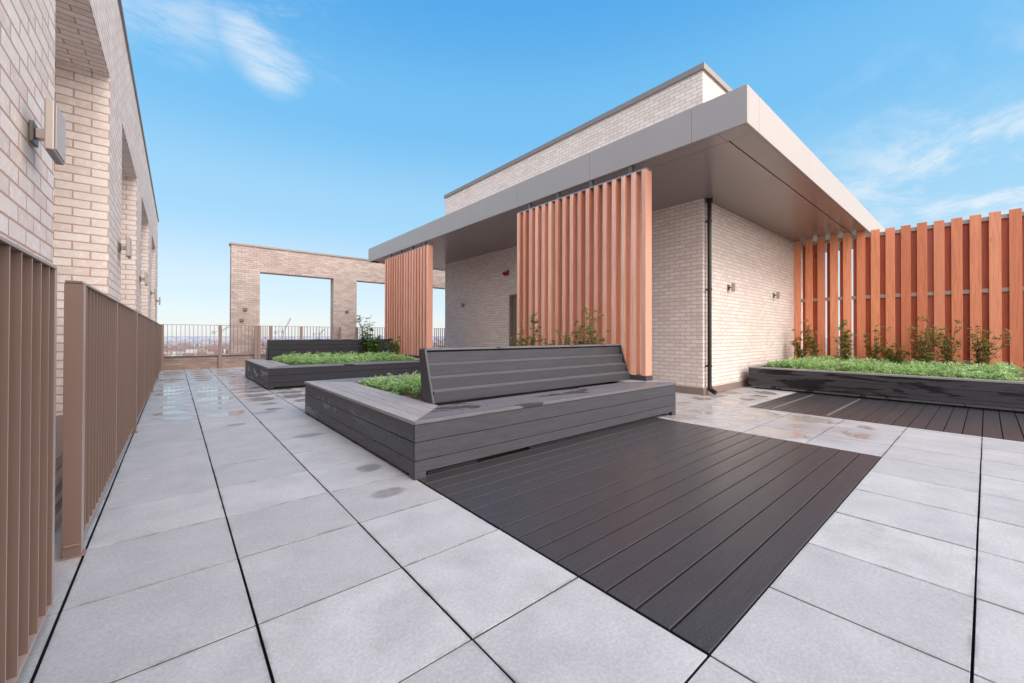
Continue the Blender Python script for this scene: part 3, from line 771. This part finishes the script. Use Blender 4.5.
shrub((4.75,9.55,.42),.85,16,.45,'big bushy green shrub in the farther planter beside its fin screen',M['shrub_g'],71,leaf=.05,dens=40)
shrub((4.7,10.02,.42),1.5,9,.25,'tall wispy shrub rising above the black backrest of the farther planter',M['shrub_g'],72,leaf=.045,dens=20)
shrub((5.15,9.0,.42),.8,10,.3,'reddish green shrub at the foot of the farther fin screen',M['shrub'],73,leaf=.045,dens=30)

# ------------------------------------------------------------------ the city below and far cranes
Zg=-42
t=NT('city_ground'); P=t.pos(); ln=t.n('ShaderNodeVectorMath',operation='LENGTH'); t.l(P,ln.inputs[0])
far=t.smooth(ln.outputs['Value'],300,4200)  # distance haze painted into the ground colour
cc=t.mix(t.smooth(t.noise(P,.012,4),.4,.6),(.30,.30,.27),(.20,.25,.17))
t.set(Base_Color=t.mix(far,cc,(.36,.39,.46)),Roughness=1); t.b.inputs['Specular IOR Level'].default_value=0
M['city_ground']=t.m
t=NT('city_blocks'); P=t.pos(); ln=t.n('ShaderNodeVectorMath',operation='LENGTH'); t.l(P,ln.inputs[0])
far=t.smooth(ln.outputs['Value'],200,3800); r=t.attr('rnd')  # haze mixed into the block colours with distance
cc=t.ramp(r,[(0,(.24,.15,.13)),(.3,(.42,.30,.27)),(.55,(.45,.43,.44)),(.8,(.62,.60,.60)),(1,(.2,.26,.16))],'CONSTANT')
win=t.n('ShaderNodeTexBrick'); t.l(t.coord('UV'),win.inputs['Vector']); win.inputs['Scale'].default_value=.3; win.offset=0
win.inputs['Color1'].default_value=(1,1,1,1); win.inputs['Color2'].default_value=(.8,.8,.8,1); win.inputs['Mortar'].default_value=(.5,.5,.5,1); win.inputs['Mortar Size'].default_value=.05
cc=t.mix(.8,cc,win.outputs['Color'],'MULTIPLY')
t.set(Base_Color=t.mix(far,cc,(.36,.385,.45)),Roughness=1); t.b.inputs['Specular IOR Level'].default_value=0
M['city']=t.m
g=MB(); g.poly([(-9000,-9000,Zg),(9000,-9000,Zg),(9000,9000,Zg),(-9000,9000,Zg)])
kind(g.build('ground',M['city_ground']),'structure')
tw=MB(); tw.box(-2.2,17.9,-11.9,15.5,Zg,-.401); tag(tw.build('tower_block',M['brick_far']),'brick tower block that carries the roof terrace, seen from its roof','building')
rg=random.Random(5); cb=MB()
for k in range(5200):
    d=90*math.exp(rg.random()*3.9); a=rg.uniform(-.75,1.15)
    x=d*math.sin(a); y=d*math.cos(a)
    if y<60: continue
    w=rg.uniform(5,16)*(1+d/2500); l=rg.uniform(8,26)*(1+d/2500); h=rg.uniform(5,13)
    if rg.random()<.03: h=rg.uniform(16,34)
    z1=Zg+h; rr=rg.random()
    if rg.random()<.55 and h<12:
        # pitched roof
        cb.box(x-w/2,x+w/2,y-l/2,y+l/2,Zg,z1,r=rr)
        rp=rg.uniform(.0,.35); cb.prism_x([(y-l/2-.4,z1+.05),(y,z1+l*.22),(y+l/2+.4,z1+.05)][::-1],x-w/2-.3,x+w/2+.3,r=rp)
    else: cb.box(x-w/2,x+w/2,y-l/2,y+l/2,Zg,z1,r=rr)
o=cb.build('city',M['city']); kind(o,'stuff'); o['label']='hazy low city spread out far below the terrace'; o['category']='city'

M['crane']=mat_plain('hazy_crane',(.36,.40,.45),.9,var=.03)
def crane(x,y,h,jl,ja,rz,label):
    p=empty('tower_crane',(x,y,Zg),rz); tag(p,label,'crane','cranes on the horizon')
    w=1.0
    def lattice(mb,a,b,w,n):
        a=Vector(a);b=Vector(b);d=(b-a).normalized();u=Vector((0,1,0)); v=d.cross(u).normalized()
        cs=[(u+v)*w,(u-v)*w,(-u-v)*w,(-u+v)*w]
        for c in cs: mb.tube(a+c,b+c,.22,n=4)
        for i in range(n):
            p0=a.lerp(b,i/n);p1=a.lerp(b,(i+1)/n)
            for q in range(4): mb.tube(p0+cs[q],p1+cs[(q+1)%4],.13,n=3)
    m=MB(); lattice(m,(0,0,0),(0,0,h),w,16); m.build('mast',M['crane'],p)
    m=MB(); e=(jl*math.cos(ja),0,h+jl*math.sin(ja)); lattice(m,(0,0,h),e,.7,14); m.build('jib',M['crane'],p)
    m=MB(); m.box(-9,0,-1.2,1.2,h-.5,h+1); m.box(-9,-6,-1.4,1.4,h-3,h-.5); m.tube((-2,0,h+1),(-4,0,h+10),.3,n=4); m.tube((-4,0,h+10),e,.12,n=4); m.build('counter_jib',M['crane'],p)
    m=MB(); m.box(-1.2,1.2,-2.6,-1.1,h+.1,h+2.6); m.build('cab',M['crane'],p)
crane(101,548,46,19,R_(62),R_(10),'tallest hazy luffing crane, seen through the first brick opening')
crane(45,620,46,17,R_(35),R_(20),'hazy crane just left of the brick frame')
crane(166,640,44,10,R_(40),R_(15),'smallest hazy crane, right in the first brick opening')

# ------------------------------------------------------------------ sky, sun, camera
SUN_EL=40; SUN_AZ=176   # azimuth from +Y clockwise: the sun stands behind the camera
W=bpy.data.worlds.new('World'); scene.world=W; W.use_nodes=True; nt=W.node_tree; nt.nodes.clear()
out=nt.nodes.new('ShaderNodeOutputWorld'); bg=nt.nodes.new('ShaderNodeBackground'); nt.links.new(bg.outputs[0],out.inputs[0])
sky=nt.nodes.new('ShaderNodeTexSky'); sky.sky_type='NISHITA'; sky.sun_disc=False; sky.sun_elevation=R_(SUN_EL); sky.sun_rotation=R_(SUN_AZ); sky.air_density=1.0; sky.dust_density=.6; sky.ozone_density=2.0
bg.inputs['Strength'].default_value=.15
tc=nt.nodes.new('ShaderNodeTexCoord'); sp=nt.nodes.new('ShaderNodeSeparateXYZ'); nt.links.new(tc.outputs['Generated'],sp.inputs[0])
def MR(v,a,b,c=0,d=1):
    x=nt.nodes.new('ShaderNodeMapRange'); x.interpolation_type='SMOOTHSTEP'; nt.links.new(v,x.inputs[0])
    for i,k in enumerate((a,b,c,d)): x.inputs[i+1].default_value=k
    return x.outputs[0]
def MX(f,a,b,bl='MIX'):
    x=nt.nodes.new('ShaderNodeMix'); x.data_type='RGBA'; x.blend_type=bl
    for k,v in((0,f),(6,a),(7,b)):
        if isinstance(v,bpy.types.NodeSocket): nt.links.new(v,x.inputs[k])
        elif k==0: x.inputs[k].default_value=v
        else: x.inputs[k].default_value=(*v,1)
    return x.outputs[2]
def MM(op,a,b):
    x=nt.nodes.new('ShaderNodeMath'); x.operation=op
    for k,v in enumerate((a,b)):
        if isinstance(v,bpy.types.NodeSocket): nt.links.new(v,x.inputs[k])
        else: x.inputs[k].default_value=v
    return x.outputs[0]
SKY_FILL=(20.5,18.4,16.8)
# thin bright haze low down, cool tint up high
rp=nt.nodes.new('ShaderNodeValToRGB'); nt.links.new(sp.outputs[2],rp.inputs[0]); rp.color_ramp.interpolation='EASE'
cr=rp.color_ramp
for k,(p_,c_) in enumerate(((0,(.88,.93,.96)),(.09,(.70,.865,.97)),(.27,(.39,.735,1.0)),(.46,(.20,.60,1.0)),(.66,(.09,.45,.94)),(1,(.07,.30,.72)))):
    e=cr.elements[k] if k<2 else cr.elements.new(p_)
    e.position=p_; e.color=(*c_,1)
sc_=nt.nodes.new('ShaderNodeVectorMath'); sc_.operation='SCALE'; nt.links.new(rp.outputs[0],sc_.inputs[0]); sc_.inputs['Scale'].default_value=1/.15
base=MX(.82,sky.outputs[0],sc_.outputs[0])
# wispy cirrus: planar projection of the direction
dv=nt.nodes.new('ShaderNodeVectorMath'); dv.operation='DIVIDE'
zz=MM('MAXIMUM',MM('ADD',sp.outputs[2],.12),.05); cz=nt.nodes.new('ShaderNodeCombineXYZ')
for i in range(3): nt.links.new(zz,cz.inputs[i])
nt.links.new(tc.outputs['Generated'],dv.inputs[0]); nt.links.new(cz.outputs[0],dv.inputs[1])
mp=nt.nodes.new('ShaderNodeMapping'); nt.links.new(dv.outputs[0],mp.inputs['Vector']); mp.inputs['Rotation'].default_value=(0,0,R_(-35)); mp.inputs['Scale'].default_value=(1.1,1.7,0)
mp.inputs['Location'].default_value=(CLX:=5.2,CLY:=.1,0)
n1=nt.nodes.new('ShaderNodeTexNoise'); nt.links.new(mp.outputs[0],n1.inputs['Vector']); n1.inputs['Scale'].default_value=1.6; n1.inputs['Detail'].default_value=9; n1.inputs['Roughness'].default_value=.68; n1.inputs['Distortion'].default_value=.4
def blob(d,w):
    x=nt.nodes.new('ShaderNodeVectorMath'); x.operation='DOT_PRODUCT'; nt.links.new(tc.outputs['Generated'],x.inputs[0]); v=Vector(d).normalized(); x.inputs[1].default_value=v
    return MR(x.outputs['Value'],math.cos(w),math.cos(w*.15))
# where the cirrus patches stand: high in the north-west, low in the east
reg=None
for d_,w_,k_ in (((.12,.83,.545),.10,1.),((.14,.85,.51),.075,1.),((.19,.80,.572),.09,.8),((.235,.80,.55),.08,.6),((-.02,.84,.54),.12,.6),((.969,-.014,.23),.22,1.),((.969,.12,.21),.17,.8),((.94,.10,.34),.16,.4),((.98,-.25,.2),.4,1.)):
    b_=MM('MULTIPLY',blob(d_,w_),k_)
    reg=b_ if reg is None else MM('MAXIMUM',reg,b_)
cl=MM('MULTIPLY',MR(n1.outputs['Fac'],.42,.68),reg)
base=MX(MM('MULTIPLY',cl,.72),base,(6.1,6.35,6.6))
# added fill light: unseen broad bright patch in the southern half of the sky
dt=nt.nodes.new('ShaderNodeVectorMath'); dt.operation='DOT_PRODUCT'; nt.links.new(tc.outputs['Generated'],dt.inputs[0]); dt.inputs[1].default_value=Vector((-.05,-1,.10)).normalized()
fill_mask=MM('MULTIPLY',MR(dt.outputs['Value'],.06,.42),MR(n1.outputs['Fac'],.15,.5))
base=MX(MM('MULTIPLY',fill_mask,.95),base,SKY_FILL)
nt.links.new(base,bg.inputs['Color'])

sd=bpy.data.lights.new('sun','SUN'); sd.energy=1.6; sd.angle=R_(22); sd.color=(1,.975,.94)
so=bpy.data.objects.new('sun',sd); COL.objects.link(so)
az=R_(SUN_AZ); d=Vector((math.sin(az)*math.cos(R_(SUN_EL)),math.cos(az)*math.cos(R_(SUN_EL)),math.sin(R_(SUN_EL))))
so.rotation_euler=d.to_track_quat('Z','Y').to_euler()

cd=bpy.data.cameras.new('camera'); cam=bpy.data.objects.new('camera',cd); COL.objects.link(cam)
f=400.3056; yaw=.7008; pitch=.0064; roll=.0027
F=Vector((math.sin(yaw)*math.cos(pitch),math.cos(yaw)*math.cos(pitch),math.sin(pitch)))
R0=Vector((math.cos(yaw),-math.sin(yaw),0)); U0=R0.cross(F)
Rr=R0*math.cos(roll)+U0*math.sin(roll); Ur=-R0*math.sin(roll)+U0*math.cos(roll)
mt=Matrix((Rr,Ur,-F)).transposed().to_4x4(); mt.translation=Vector((.34692,-1.83582,1.13142)); cam.matrix_world=mt
cd.sensor_width=36; cd.lens=36*f/1024; cd.shift_y=(332.14-341.5)/1024*1; cd.clip_start=.02; cd.clip_end=20000
scene.camera=cam
scene.render.resolution_x=1024; scene.render.resolution_y=683
scene.view_settings.view_transform='Standard'; scene.view_settings.look='None'; scene.view_settings.exposure=0; scene.view_settings.gamma=1
